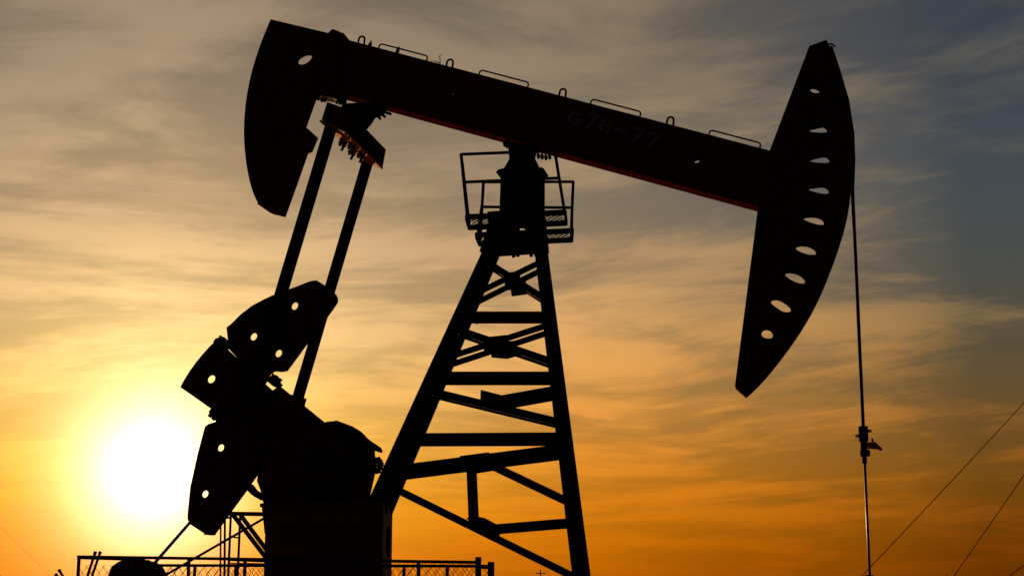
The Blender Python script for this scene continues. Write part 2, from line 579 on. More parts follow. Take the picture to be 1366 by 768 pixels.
# ---- walking beam
BW = 0.13
top = [(452, 50.5), (1040, 204.6)]
bot = [(1040, 290), (420, 122)]
TL, TR = Q(*top[0], -BW), Q(*top[1], -BW)
BR, BL = Q(*bot[0], BW), Q(*bot[1], BW)
ex = (TR - TL); ex.y = 0; ex.normalize()
ez = Vector((-ex.z, 0, ex.x))
beam = MB()
def flange(a, b, h, wid):
    a = Vector((a[0], 0, a[2])); b = Vector((b[0], 0, b[2]))
    beam.bar(a, b, h, wid)
flange(TL - ez * 0.012, TR - ez * 0.012, 0.024, 2 * BW + 0.02)
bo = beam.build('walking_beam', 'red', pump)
beam = MB()
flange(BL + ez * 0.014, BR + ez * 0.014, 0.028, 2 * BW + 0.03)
beam.build('bottom_flange', 'lit_underside', bo)  # lit look of the underside comes from this brighter red
a, b, c, d = TL - ez * 0.025, TR - ez * 0.025, BR + ez * 0.029, BL + ez * 0.029
poly = [(a[0], a[2]), (b[0], b[2]), (c[0], c[2]), (d[0], d[2])]
bh = [hole(lens(930, 216, 3.6, 1.4, 15, 10), -BW, BW), hole(lens(604, 126, 0.7, 0.5, 15, 8), -BW, BW)]
for s in (-1, 1):
    MB().prism(poly, s * BW - 0.006, s * BW + 0.006, bh).build('side_plate', 'red', bo)
# web stiffeners standing on the visible side
for x in (470, 620, 690, 745, 905, 985):
    y = 50.5 + (x - 452) * 0.262
    p = Q(x, y, -BW)
    MB().bar(p - ez * 0.03 + Vector((0, -0.008, 0)), p - ez * 0.70 + Vector((0, -0.008, 0)), 0.02, 0.012).build('stiffener', 'red', bo)
def on_top(x):
    y = 50.5 + (x - 452) * 0.262
    return Q(x, y, -BW)
for x in (480, 598, 749, 893):
    p = on_top(x) + Vector((0, 0.05, 0))
    r, h = 0.042, 0.075
    ax = ex.lerp(Vector((1, 0, 0)), 0.5).normalized(); az_ = Vector((-ax.z, 0, ax.x))
    pts = [p - ax * r * 1.15 - az_ * 0.03, p - ax * r + az_ * h]
    for k in range(1, 8):
        t_ = math.pi * k / 8
        pts.append(p - ax * r * math.cos(t_) + az_ * (h + r * math.sin(t_)))
    pts += [p + ax * r + az_ * h, p + ax * r * 1.15 - az_ * 0.03]
    MB().tube(pts, 0.0145, 8).build('lifting_loop', 'red', bo, smooth=True)
for x0, x1 in ((504, 568), (638, 703), (787, 853), (945, 1013)):
    p, q = on_top(x0) + Vector((0, 0.03, 0)), on_top(x1) + Vector((0, 0.03, 0))
    h = 0.075
    pts = [p - ez * 0.02, p + ez * (h - 0.03), p + ez * (h - 0.008) + ex * 0.012, p + ez * h + ex * 0.04,
           q + ez * h - ex * 0.04, q + ez * (h - 0.008) - ex * 0.012, q + ez * (h - 0.03), q - ez * 0.02]
    MB().tube(pts, 0.0115, 7).build('grab_rail', 'red', bo, smooth=True)
# small grease fittings and a frayed scrap of wire on top
for x, h in ((491, 0.09), (527.5, 0.11)):
    p = on_top(x) + Vector((0, 0.06, 0))
    MB().tube([p - ez * 0.02, p + ez * h * 0.6, p + ez * h * 0.62, p + ez * h], [0.03, 0.026, 0.014, 0.012], 8).build('grease_fitting', 'dark', bo)
p = on_top(586) + Vector((0, 0.06, 0))
m = MB()
for dx, dz, bx in ((-0.10, 0.05, 0.02), (-0.06, 0.13, 0.0), (-0.03, 0.16, -0.05), (0.03, 0.03, 0.02), (-0.17, 0.04, 0.03)):
    m.tube([p - ez * 0.01, p + ex * (dx * 0.4 + bx) + ez * dz * 0.7, p + ex * dx + ez * dz], 0.004, 5)
m.build('wire_scrap', 'dark', bo)

# ---- stencilled number on the beam
def arc_strip(cx, cy, rx, ry, th, a0, a1, n=10):
    o, i = [], []
    for k in range(n + 1):
        t_ = R(a0 + (a1 - a0) * k / n)
        o.append((cx + rx * math.cos(t_), cy + ry * math.sin(t_)))
        i.append((cx + (rx - th) * math.cos(t_), cy + (ry - th) * math.sin(t_)))
    return o + i[::-1]
G7 = [[(0.10, 1.0), (0.62, 1.0), (0.62, 0.84), (0.10, 0.84)], [(0.72, 1.0), (0.98, 1.0), (0.98, 0.9), (0.52, 0.0), (0.24, 0.0), (0.74, 0.9)]]
GG = [arc_strip(0.5, 0.5, 0.45, 0.5, 0.25, 98, 262), arc_strip(0.52, 0.5, 0.45, 0.5, 0.25, 25, 84),
      arc_strip(0.52, 0.5, 0.45, 0.5, 0.25, 276, 335), [(0.56, 0.50), (0.97, 0.50), (0.97, 0.06), (0.76, 0.06), (0.76, 0.36), (0.56, 0.36)]]
G6 = [arc_strip(0.5, 0.5, 0.45, 0.5, 0.2, 102, 258), arc_strip(0.52, 0.52, 0.43, 0.48, 0.18, 30, 78),
      arc_strip(0.52, 0.31, 0.4, 0.31, 0.17, -80, 80), arc_strip(0.48, 0.31, 0.3, 0.31, 0.17, 100, 170)]
GD = [[(0.0, 0.58), (0.95, 0.58), (0.95, 0.40), (0.0, 0.40)]]
for g, x, y in ((GG, 766, 157), (G7, 787.5, 161.5), (G6, 807.5, 168), (GD, 828, 173.5), (G7, 849, 180.5), (G7, 870.5, 187)):
    o = Q(x, y, -BW - 0.006)
    sx, sy = 0.19, 0.215
    m = MB()
    for poly_ in g:
        lp = []
        for (gx, gy) in poly_:
            pp = o + ex * ((gx - 0.5) * sx) + ez * ((gy - 0.5) * sy)
            lp.append((pp[0], pp[2]))
        m.prism(lp, -BW - 0.0095, -BW - 0.0055)
    m.build('letter', 'white', bo)

def spline(pts, n=4):
    out = []
    for i in range(len(pts) - 1):
        p0, p1, p2, p3 = pts[max(i - 1, 0)], pts[i], pts[i + 1], pts[min(i + 2, len(pts) - 1)]
        for k in range(n):
            t_ = k / n
            out.append(tuple(0.5 * (2 * p1[j] + (p2[j] - p0[j]) * t_ + (2 * p0[j] - 5 * p1[j] + 4 * p2[j] - p3[j]) * t_ ** 2 +
                             (3 * p1[j] - p0[j] - 3 * p2[j] + p3[j]) * t_ ** 3) for j in range(2)))
    out.append(pts[-1])
    return out
def relax(pts, it):
    pts = [tuple(p) for p in pts]
    for _ in range(it):
        pts = [pts[0]] + [tuple(pts[i][j] * 0.5 + (pts[i - 1][j] + pts[i + 1][j]) * 0.25 for j in (0, 1)) for i in range(1, len(pts) - 1)] + [pts[-1]]
    return pts
def round_loop(pts, n=3):
    """closed smooth curve through the points"""
    m_ = len(pts)
    ext = pts[-2:] + pts + pts[:3]
    return spline(ext, n)[2 * n:(2 + m_) * n]
# ---- tail weight (rear arc-faced block)
TW = 0.25
tail_px = [(361, 26), (349, 51.6), (336, 89.3), (327, 127), (323.8, 168.7), (325, 199), (330, 236.7), (338, 265), (346, 274),
           (360, 283), (381, 290), (398, 243), (412, 203), (409, 170), (423, 131), (462, 140), (468, 56), (441, 45)]
tail_px = relax(spline(tail_px[:9], 4), 25) + tail_px[9:]
th = [(398, 84.4), (400, 80), (406, 76), (412.5, 74.5), (416, 75.8), (413.5, 80.6), (407.5, 85.2), (401, 86.3)]
tl = MB().prism(outline(tail_px, -TW, TW), -TW, TW, [hole(round_loop(th), -TW, TW)]).build('tail_weight', 'maroon', pump)
MB().prism(outline([(410, 171), (421, 188), (412, 200), (403, 205), (402, 190)], -TW + 0.02, TW + 0.005), -TW + 0.02, TW + 0.005).build('edge_lip', 'maroon', tl)
MB().prism(outline([(436, 46), (443, 39), (447, 40), (461, 51), (466, 60), (440, 66)], -TW - 0.01, TW - 0.02), -TW - 0.012, TW - 0.02).build('collar', 'red', tl)
MB().prism(plain([(424, 132), (430, 121), (463, 130), (455, 139), (448, 136), (436, 134)], 0.1), -0.1, 0.15).build('tail_bracket', 'dark', tl)
for x, y in ((425, 130), (430, 132), (434, 132), (452, 133)):
    bolt(tl, Q(x, y, 0.0), (-0.25, 0, -1), 0.024, 0.03)

# ---- horse head at the well end
HW = 0.15
head_px = [(1079.5, 62), (1102.5, 53.5), (1106.6, 62), (1117.4, 97.6), (1128.2, 134.8), (1135, 165.3), (1137.2, 192), (1137.2, 218), (1136.3, 243),
           (1132.3, 283.7), (1122.8, 321), (1102.5, 378.5), (1078.8, 429.3), (1041.6, 481.4), (1014.5, 514), (995.5, 531), (981, 517), (1010.4, 282), (1026.7, 201)]
head_px = head_px[:2] + relax(spline(head_px[2:16], 4), 10) + head_px[16:]
hl = outline(head_px, -HW, HW)
z8 = lambda pts: [(760 + x / 1.536, y / 1.536) for x, y in pts]
head_holes = [z8(h) for h in (
    [(493, 184), (500, 183), (508, 186), (511, 190), (503, 191), (496, 189)],
    [(490, 269), (505, 265), (518, 262), (525, 266), (526, 271), (510, 272)],
    [(493, 331), (505, 326), (522, 323), (530, 327), (531, 333), (515, 334)],
    [(489, 389), (505, 386), (520, 385), (529, 390), (529, 397), (512, 396)],
    [(479, 449), (495, 446), (512, 449), (520, 456), (518, 461), (500, 458)],
    [(463, 509), (475, 505), (490, 507), (502, 514), (504, 521), (492, 522), (475, 517)],
    [(441, 563), (452, 560), (468, 564), (480, 573), (481, 580), (470, 580), (453, 573)],
    [(412, 619), (425, 615), (440, 622), (451, 631), (452, 638), (440, 639), (425, 631)],
    [(393, 683), (399, 677), (410, 678), (416, 686), (414, 692), (404, 693), (396, 690)])]
hh = [hole(round_loop(h), -HW, HW) for h in head_holes]
def rim(loop, w0, w1, th):
    """closed band of plate along an outline, wall thickness th"""
    n = len(loop)
    ar = sum(loop[i][0] * loop[(i + 1) % n][1] - loop[(i + 1) % n][0] * loop[i][1] for i in range(n))
    sg = 1 if ar > 0 else -1
    inner = []
    for i in range(n):
        a, b, c = Vector(loop[i - 1]), Vector(loop[i]), Vector(loop[(i + 1) % n])
        e1, e2 = (b - a).normalized(), (c - b).normalized()
        n1, n2 = Vector((-e1.y, e1.x)) * sg, Vector((-e2.y, e2.x)) * sg
        nn = (n1 + n2).normalized()
        inner.append(tuple(b + nn * (th / max(0.4, nn.dot(n1)))))
    vs = [(p[0], w, p[1]) for w in (w0, w1) for p in loop] + [(p[0], w, p[1]) for w in (w0, w1) for p in inner]
    fs = []
    for i in range(n):
        j = (i + 1) % n
        fs += [(i, j, n + j, n + i), (2 * n + i, 2 * n + j, 3 * n + j, 3 * n + i), (i, j, 2 * n + j, 2 * n + i), (n + i, n + j, 3 * n + j, 3 * n + i)]
    return MB().add(vs, fs)
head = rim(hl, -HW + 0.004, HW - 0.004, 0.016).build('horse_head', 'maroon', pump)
for s in (-1, 1):
    MB().prism(hl, s * HW - 0.006, s * HW + 0.006, hh).build('side_plate', 'maroon', head)
p = Q(1104, 60, 0.0)
MB().tube([p, p + Vector((0.04, 0, 0.01)), p + Vector((0.085, 0, -0.015)), p + Vector((0.09, 0, -0.04))], 0.012, 6).build('rope_hook', 'dark', head)

# ---- equalizer and its bearing below the beam
EQ = 0.92
eq_near = [(437.4, 137), (464, 146.5), (459, 173.5), (430, 160.5)]
lp = plain(eq_near, -EQ)
eq = MB().prism(lp, -EQ, EQ).build('equalizer', 'dark', pump, bevel=0.006)  # dark body and orange plate paint its shaded and sunlit faces
c0 = (sum(p[0] for p in lp) / 4, sum(p[1] for p in lp) / 4)
ce = Vector((c0[0], 0, c0[1]))
cpx = project(ce)
MB().prism(outline([(456, 138), (517, 149), (511, 155), (501, 158), (496, 166), (489, 174), (490, 186), (470, 186), (452, 176), (452, 160)], -0.2, 0.25), -0.2, 0.25).build('bearing_block', 'dark', eq, bevel=0.01)
e1 = (Vector(lp[1]) - Vector(lp[0])).normalized()
n2 = Vector((-e1.y, e1.x))
dn = Vector((e1.y, -e1.x))
if dn.y > 0: dn = -dn
q0, q1 = Vector(lp[3]) + dn * 0.002 - e1 * 0.035, Vector(lp[2]) + dn * 0.002 + e1 * 0.02
MB().prism([tuple(q0), tuple(q1), tuple(q1 + dn * 0.025), tuple(q0 + dn * 0.025)], -EQ, EQ).build('sunlit_plate', 'orange', eq)  # orange plate colours in the sunlit underside
for k, ww in enumerate((-0.22, -0.08, 0.22, 0.36)):
    for off in (-0.07, 0.07):
        q = Vector((c0[0], c0[1])) + e1 * off + dn * 0.15
        bolt(eq, (q.x, ww, q.y), (dn.x, 0, dn.y), 0.036, 0.10 + 0.03 * (k % 2))
for ww in (-0.62, 0.66):
    q = Vector((c0[0], c0[1])) + e1 * 0.02 + dn * 0.13
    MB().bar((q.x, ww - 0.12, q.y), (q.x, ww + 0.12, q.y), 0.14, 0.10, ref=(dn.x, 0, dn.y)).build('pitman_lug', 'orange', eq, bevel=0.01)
for x, y, dx in ((514, 150, 1), (518, 151, 1), (511, 154, 0.6), (452, 136, -1), (456, 137, -1), (505, 156, 0.4)):
    bolt(eq, Q(x, y, 0.1), (dx, 0, -0.5), 0.022, 0.05)
MB().prism(lp, EQ + 0.001, EQ + 0.03).build('end_plate', 'maroon', eq)
MB().prism(lp, -EQ - 0.03, -EQ - 0.001).build('end_plate', 'maroon', eq)

# ---- cranks, counterweights and pitman arms
PN, PF = -0.86, 0.86
pin_top = Q(445, 158, PN)
pin_bot = Q(334, 528, PN)
for w in (PN, PF):
    a = Vector((pin_top[0], w, pin_top[2])); b = Vector((pin_bot[0], w, pin_bot[2]))
    dd = (b - a).normalized()
    pm = MB().channel(a, b, 0.135, 0.11, 0.016).build('pitman_arm', 'dark', pump)
    MB().channel(b - dd * 0.22, b + dd * 0.1, 0.22, 0.13, 0.02).build('foot_bracket', 'dark', pm, bevel=0.006)
    MB().tube([(b[0], w - 0.09, b[2]), (b[0], w + (0.28 if w < 0 else -0.28), b[2])], 0.085, 20).build('crank_pin', 'dark', pm)
crank_px = [(288, 453.6), (279, 462), (270, 472), (261, 483), (253, 494), (246, 505), (240, 516), (290, 551), (345, 592), (400, 640), (440, 650),
            (466, 632), (468, 600), (452, 576), (427, 562), (364.6, 521), (330, 490)]
CN0, CN1 = -0.74, -0.58
ch = [hole(lens(282.3, 505.5, 5.6, 3.9, 55), CN0, CN1)]
crn = MB().prism(outline(crank_px, CN0, CN1), CN0, CN1, ch).build('crank', 'maroon', pump, bevel=0.006)
shaft = Q(432, 612, CN0)
def reflect_far(loop, w):
    return loop
far_loop = outline(crank_px, CN0, CN1)
cc = Vector((pin_bot[0], pin_bot[2])); sc = Vector((shaft[0], shaft[2]))
axd = (sc - cc).normalized(); axn = Vector((-axd.y, axd.x))
fl = []
for along, across in ((-0.32, 0.16), (-0.36, 0), (-0.32, -0.16), (0.9, -0.2), (1.3, -0.1), (1.3, 0.1), (0.9, 0.2)):
    pp = cc + axd * along + axn * across
    fl.append((pp.x, pp.y))
crf = MB().prism(fl, 0.58, 0.74).build('crank', 'maroon', pump, bevel=0.006)
cwU = [(302, 436.7), (309, 431), (321, 419), (335.7, 407.8), (352, 399), (369.4, 391), (394, 382.5), (413, 375), (419, 374), (425, 375.3), (432, 380), (448, 392.5),
       (451, 397.5), (451.3, 403), (444, 414), (414, 454), (384, 494.6), (378, 496), (367, 495.5), (361, 500), (355, 512), (330, 492), (304, 464), (303.6, 451)]
cwL = [(287.5, 562), (278, 565), (273, 569), (263.4, 605.4), (253.7, 648.8), (250, 685), (250, 692), (253.7, 699), (275.4, 712.4), (282.7, 713.8), (290, 709), (309, 682.5),
       (331, 652.5), (339.5, 640), (358, 614), (364, 590), (330, 566), (300, 545)]
W0, W1 = -0.82, -0.50
cu = MB().prism(outline(cwU, W0, W1), W0, W1, [hole(lens(x, y, 5.2, 3.7, 58), W0, W1) for x, y in ((393.5, 408.2), (338.8, 449), (372, 471.3))]).build('counterweight', 'stripe', crn)
cw = MB().prism(outline(cwL, W0, W1), W0, W1, [hole(lens(x, y, 4.9, 3.5, 62), W0, W1) for x, y in ((295, 597), (274, 658.5))]).build('counterweight', 'stripe', crn)
cu['label'] = 'upper counterweight with faint painted stripes'
cw['label'] = 'lower counterweight hanging below the crank'
MB().tube([(pin_bot[0], CN0 - 0.03, pin_bot[2]), (pin_bot[0], CN0 + 0.01, pin_bot[2])], 0.15, 28).build('pin_boss', 'maroon', crn)
MB().tube([(shaft[0], CN0 - 0.03, shaft[2]), (shaft[0], 0.78, shaft[2])], 0.14, 28).build('output_shaft', 'dark', crn)
def clamp(px, py, rot, w):
    p = Q(px, py, w)
    d = Vector((math.cos(R(rot)), 0, math.sin(R(rot))))
    MB().bar(p - d * 0.07, p + d * 0.07, 0.07, 0.26).build('clamp_block', 'dark', crn, bevel=0.005)
    nrm_ = Vector((-d.z, 0, d.x))
    return p, d, nrm_
for px, py, rot, sgn in ((296, 459, -38, 1), (366, 510, -38, 1), (290, 552, -38, -1)):
    p, d, nn = clamp(px, py, rot, -0.66)
    for k, (aa, ll) in enumerate(((-0.045, 0.035), (0.02, 0.05))):
        for ww in (-0.06, 0.06):
            bolt(crn, p + d * aa + nn * sgn * 0.03 + Vector((0, ww, 0)), nn * sgn, 0.03, ll)

# ---- gearbox
gb_px = [(354, 684), (350.5, 667), (347.5, 654), (342.5, 641), (346, 620), (352, 600), (400, 566), (428.3, 564), (436.7, 561.9), (445, 561.5), (455.4, 563), (465.8, 567), (478.3, 575), (490, 586),
         (499, 597), (501, 611), (503.5, 620), (500, 634), (497, 648), (494, 660), (493, 684)]
gb = MB().prism(outline(gb_px[:6] + spline(gb_px[6:17], 3) + gb_px[17:], -0.36, 0.36), -0.36, 0.36).build('gearbox', 'maroon', pump, bevel=0.012)
dc = Q(443, 612, -0.36)
MB().tube([(dc[0], -0.372, dc[2]), (dc[0], -0.06, dc[2])], 0.485, 48).build('gear_housing', 'maroon', gb)
lipc = [(470, 569), (478.3, 574.5), (493, 587), (503.3, 593.8), (507, 596.5), (509, 600.4), (507.8, 603.5), (504.5, 602.5), (501, 600), (496, 602), (480, 592), (468, 580)]
MB().prism(plain(lipc, 0.3), 0.06, 0.36).build('cover_hood', 'maroon', gb)
for x, y in ((503, 613), (505.5, 616), (507, 620), (506, 625), (503, 629)):
    bolt(gb, Q(x - 2, y, 0.25), (1, 0, 0.2), 0.035, 0.03)
# curved brake band to the left of the gearbox
bp_ = []
m = MB()
arc = [(331, 652.5), (336, 658), (341, 662), (349.7, 667), (354, 668)]
arc_in = [(333, 647), (336, 645.5), (342, 653.5), (346, 656), (354, 657)]
lpb = plain(arc + arc_in[::-1], 0.1)
m.prism(lpb, 0.02, 0.16)
m.build('brake_band', 'dark', gb)

# ---- pedestal under the gearbox
P0, P1 = -0.55, -0.13
a = Q(353, 700, P0); b = Q(510.5, 700, P0)
zt = Q(430, 675, P0)[2]
ul, ur = Q(348.5, 690, P0)[0], b[0]
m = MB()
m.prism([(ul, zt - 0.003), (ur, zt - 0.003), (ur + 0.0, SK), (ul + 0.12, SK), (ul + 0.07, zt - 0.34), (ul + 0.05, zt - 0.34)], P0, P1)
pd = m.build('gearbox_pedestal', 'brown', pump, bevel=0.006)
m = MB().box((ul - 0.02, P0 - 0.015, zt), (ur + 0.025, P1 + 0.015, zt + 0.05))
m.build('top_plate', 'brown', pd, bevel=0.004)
m = MB().prism([(ul + 0.12, zt - 0.004), (ur - 0.35, zt - 0.004), (ur - 0.35, SK), (ul + 0.12, SK)], P1 + 0.15, 0.36).box((ul + 0.1, P1 + 0.12, zt), (ur - 0.33, 0.38, zt + 0.04))
m.build('rear_pedestal', 'maroon', pd)
# end panel, its oval opening shown by a solid dark disc
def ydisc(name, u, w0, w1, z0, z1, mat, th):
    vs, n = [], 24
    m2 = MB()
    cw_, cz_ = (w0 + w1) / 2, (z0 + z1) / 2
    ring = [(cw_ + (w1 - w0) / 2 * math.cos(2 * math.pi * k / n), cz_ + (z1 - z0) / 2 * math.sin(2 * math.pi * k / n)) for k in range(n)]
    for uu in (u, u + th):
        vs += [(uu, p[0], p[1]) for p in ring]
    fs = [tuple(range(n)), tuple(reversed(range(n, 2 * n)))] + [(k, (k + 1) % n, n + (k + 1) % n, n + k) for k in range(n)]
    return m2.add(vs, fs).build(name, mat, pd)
MB().box((ur + 0.001, P0 + 0.004, SK + 0.02), (ur + 0.012, P1 - 0.004, zt - 0.012)).build('end_panel', 'cream', pd)  # paler than the other pedestal faces
ydisc('opening_shade_disc', ur + 0.0125, P0 + 0.13, P1 - 0.10, Q(517, 742, -0.34)[2], Q(517, 701, -0.34)[2], 'dark', 0.006)  # dark disc painted in for the shade inside the opening
for ww in (P0 + 0.09, P1 - 0.09):
    MB().box((ur + 0.0125, ww - 0.022, zt - 0.1), (ur + 0.03, ww + 0.022, zt - 0.014)).build('hinge', 'dark', pd)

# ---- service platforms on both sides of the tower head
def platform(floor, fw, rails, posts, names='service_platform'):
    w0, w1 = fw
    nl, nr, fr, fl_ = [Q(x, y, w) for (x, y), w in zip(floor, (w0, w0, w1, w1))]
    m = MB()
    fr_th = 0.035
    # level frame: mean height
    z = (nl[2] + nr[2] + fr[2] + fl_[2]) / 4
    cs = [Vector((p[0], p[1], z)) for p in (nl, nr, fr, fl_)]
    for i in range(4):
        m.bar(cs[i], cs[(i + 1) % 4], fr_th, 0.07, ref=(0, 0, 1))
    mid0, mid1 = (cs[0] + cs[1]) / 2, (cs[3] + cs[2]) / 2
    for k in (0.33, 0.66):
        m.bar(cs[0].lerp(cs[1], k), cs[3].lerp(cs[2], k), fr_th, 0.05, ref=(0, 0, 1))
    pf = m.build(names, 'dark', pump)
    # expanded-metal floor: two families of slanted strands
    g = MB()
    u0, u1 = max(cs[0][0], cs[3][0]), min(cs[1][0], cs[2][0])
    wa, wb = w0, w1
    L = wb - wa
    st = 0.075
    k = u0 - L * 0.6
    while k < u1:
        for sgn in (1, -1):
            a0, a1 = (k, k + L * 0.6) if sgn > 0 else (k + L * 0.6, k)
            A, B = Vector((a0, wa, z)), Vector((a1, wb, z))
            t0, t1 = 0.0, 1.0
            for lim, isup in ((u0, False), (u1, True)):
                da = a1 - a0
                tt = (lim - a0) / da
                if (da > 0) != isup: t0 = max(t0, tt)
                else: t1 = min(t1, tt)
            if t1 - t0 > 0.03:
                g.bar(A.lerp(B, t0), A.lerp(B, t1), 0.012, 0.006, ref=(0, 0, 1))
        k += st
    go = g.build('mesh_floor', 'dark', pf)
    go['kind'] = 'stuff'
    for (p, q, w_a, w_b, r) in rails:
        MB().tube([Q(*p, w_a), Q(*q, w_b)], r, 8).build('rail', 'dark', pf)
    for (p, q, w_a, w_b, r) in posts:
        MB().bar(Q(*p, w_a), Q(*q, w_b), r, r).build('post', 'dark', pf)
    # brackets to the tower head
    for x in (-0.12, 0.12):
        inner = w1 if w0 < 0 else w0
        outer = w0 if w0 < 0 else w1
        base = Vector((cs[0].lerp(cs[1], 0.5)[0] + x, 0.17 * (1 if w0 > 0 else -1), z))
        MB().bar(base, Vector((base[0], outer, z)), 0.05, 0.05, ref=(0, 0, 1)).build('bracket', 'dark', pf)
        MB().bar(base + Vector((0, 0, -0.35)), Vector((base[0], (inner + outer) / 2, z)), 0.05, 0.04, ref=(1, 0, 0)).build('bracket', 'dark', pf)
    return pf
pr = 0.021
na, nb = -0.98, -0.42
platform([(622, 289), (754, 285), (755.5, 298), (626, 302)], (na, nb),
         [((615, 206), (742, 201), na - 0.06, na - 0.06, pr), ((620, 243), (746, 237.5), na - 0.03, na - 0.03, pr)],
         [((615, 205), (623.5, 289), na - 0.06, na, 0.036), ((740, 201), (753.5, 285), na - 0.06, na, 0.036), ((617, 216), (626.5, 300), na + 0.2, nb, 0.026)])
fa, fb = 0.32, 0.86
platform([(635, 312), (764, 311), (763, 322), (640, 322)], (fa, fb),
         [((642.5, 243), (765, 242.5), fb + 0.05, fb + 0.05, pr), ((641, 276), (763, 277), fb + 0.03, fb + 0.03, pr)],
         [((645, 242), (640.5, 321), fb + 0.05, fb, 0.036), ((764.7, 242), (761.5, 321), fb + 0.05, fb, 0.036), ((641.8, 278), (637, 313), fb - 0.1, fa, 0.026),
          ((763, 262), (763.5, 313), fb - 0.1, fa, 0.026)])

# ================================================================= wire rope, clamp and polished rod at the well
wp = Q(1136.2, 262, 0.0)
u_r = wp[0] + 0.012
rod = empty('polished_rod_string', ROOT + U * u_r, -PHI)
tag(rod, 'wire rope, clamp and polished rod hanging from the pump head down to the wellhead', 'rod string')
def zr(y):
    # height on the hanging line that shows at image row y
    best = None
    lo, hi = 0.0, 9.0
    for _ in range(50):
        mid = (lo + hi) / 2
        if project((u_r, 0, mid))[1] < y: hi = mid
        else: lo = mid
    return (lo + hi) / 2
z_top = zr(210); z_c = zr(570)
for s in (-1, 1):
    w = s * 0.05
    pts = []
    k = 0
    n = 40
    for i in range(n + 1):
        pts.append((0, w, z_c - 0.05 + (zr(255) - z_c + 0.05) * i / n))
    # the rope lies on the arc of the head further up
    arcp = [p for p in plain([(1137.4, 215), (1136.2, 180), (1129, 134.8), (1118, 97.6), (1107, 64)], 0.0)]
    for p_ in arcp:
        pts.append((p_[0] - u_r + 0.012, w, p_[1]))
    MB().tube(pts, 0.022, 8).build('wire_rope', 'rope', rod, smooth=True)
zb = {y: zr(y) for y in (480, 569, 588, 590, 598, 600, 608, 618, 700, 768)}
pxm = 1 / 108.0
MB().box((-0.058, -0.11, zb[588]), (0.056, 0.11, zb[569])).build('carrier_bar', 'dark', rod, bevel=0.008)
MB().tube([(0, 0, zb[588] + 0.01), (0, 0, zb[590] - 0.12)], 0.042, 14).build('rod_clamp', 'dark', rod)
MB().box((-0.05, -0.06, zb[608]), (0.07, 0.06, zb[600])).build('clamp_jaw', 'dark', rod, bevel=0.008)
MB().tube([(0, 0, zb[608] + 0.01), (0, 0, zb[618])], 0.03, 14).build('lower_sleeve', 'dark', rod)
hz = zb[590]
m = MB().prism([(0.03, hz), (0.135, hz + 0.005), (0.145, hz), (0.225, hz - 0.085), (0.205, hz - 0.11), (0.16, hz - 0.085), (0.10, hz - 0.08), (0.03, hz - 0.07)], -0.03, 0.03)
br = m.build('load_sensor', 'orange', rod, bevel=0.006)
MB().tube([(0.105, 0, hz), (0.105, 0, hz + 0.05)], 0.012, 8).build('sensor_knob', 'dark', br)
for s in (-1, 1):
    bolt(rod, (0.058 * s, -0.06, (zb[569] + zb[588]) / 2 + 0.03 * s), (s, 0, 0), 0.022, 0.02)
MB().tube([(0, 0, zb[618] + 0.02), (0, 0, 1.6)], 0.0165, 12).build('polished_rod', 'chrome', rod, smooth=True)

well = empty('wellhead', ROOT + U * u_r, -PHI)
tag(well, 'steel wellhead with stuffing box under the hanging rod', 'wellhead')
MB().tube([(0, 0, 0), (0, 0, 0.55), (0, 0, 0.56), (0, 0, 0.64), (0, 0, 0.65), (0, 0, 1.05)], [0.14, 0.14, 0.22, 0.22, 0.11, 0.11], 20).build('casing', 'zinc', well)
MB().tube([(0, 0, 1.05), (0, 0, 1.1), (0, 0, 1.11), (0, 0, zr(768) - 0.06), (0, 0, zr(768) - 0.05), (0, 0, zr(768) + 0.015)], [0.16, 0.16, 0.07, 0.07, 0.085, 0.05], 20).build('stuffing_box', 'dark', well)
MB().tube([(0.08, 0, 0.85), (0.75, 0, 0.85), (0.82, 0, 0.78), (0.82, 0, 0.0)], 0.045, 12).build('flow_line', 'zinc', well, smooth=True)
MB().tube([(0.35, -0.1, 0.98), (0.35, 0.1, 0.98)], 0.02, 8).build('valve_handle', 'red', well)

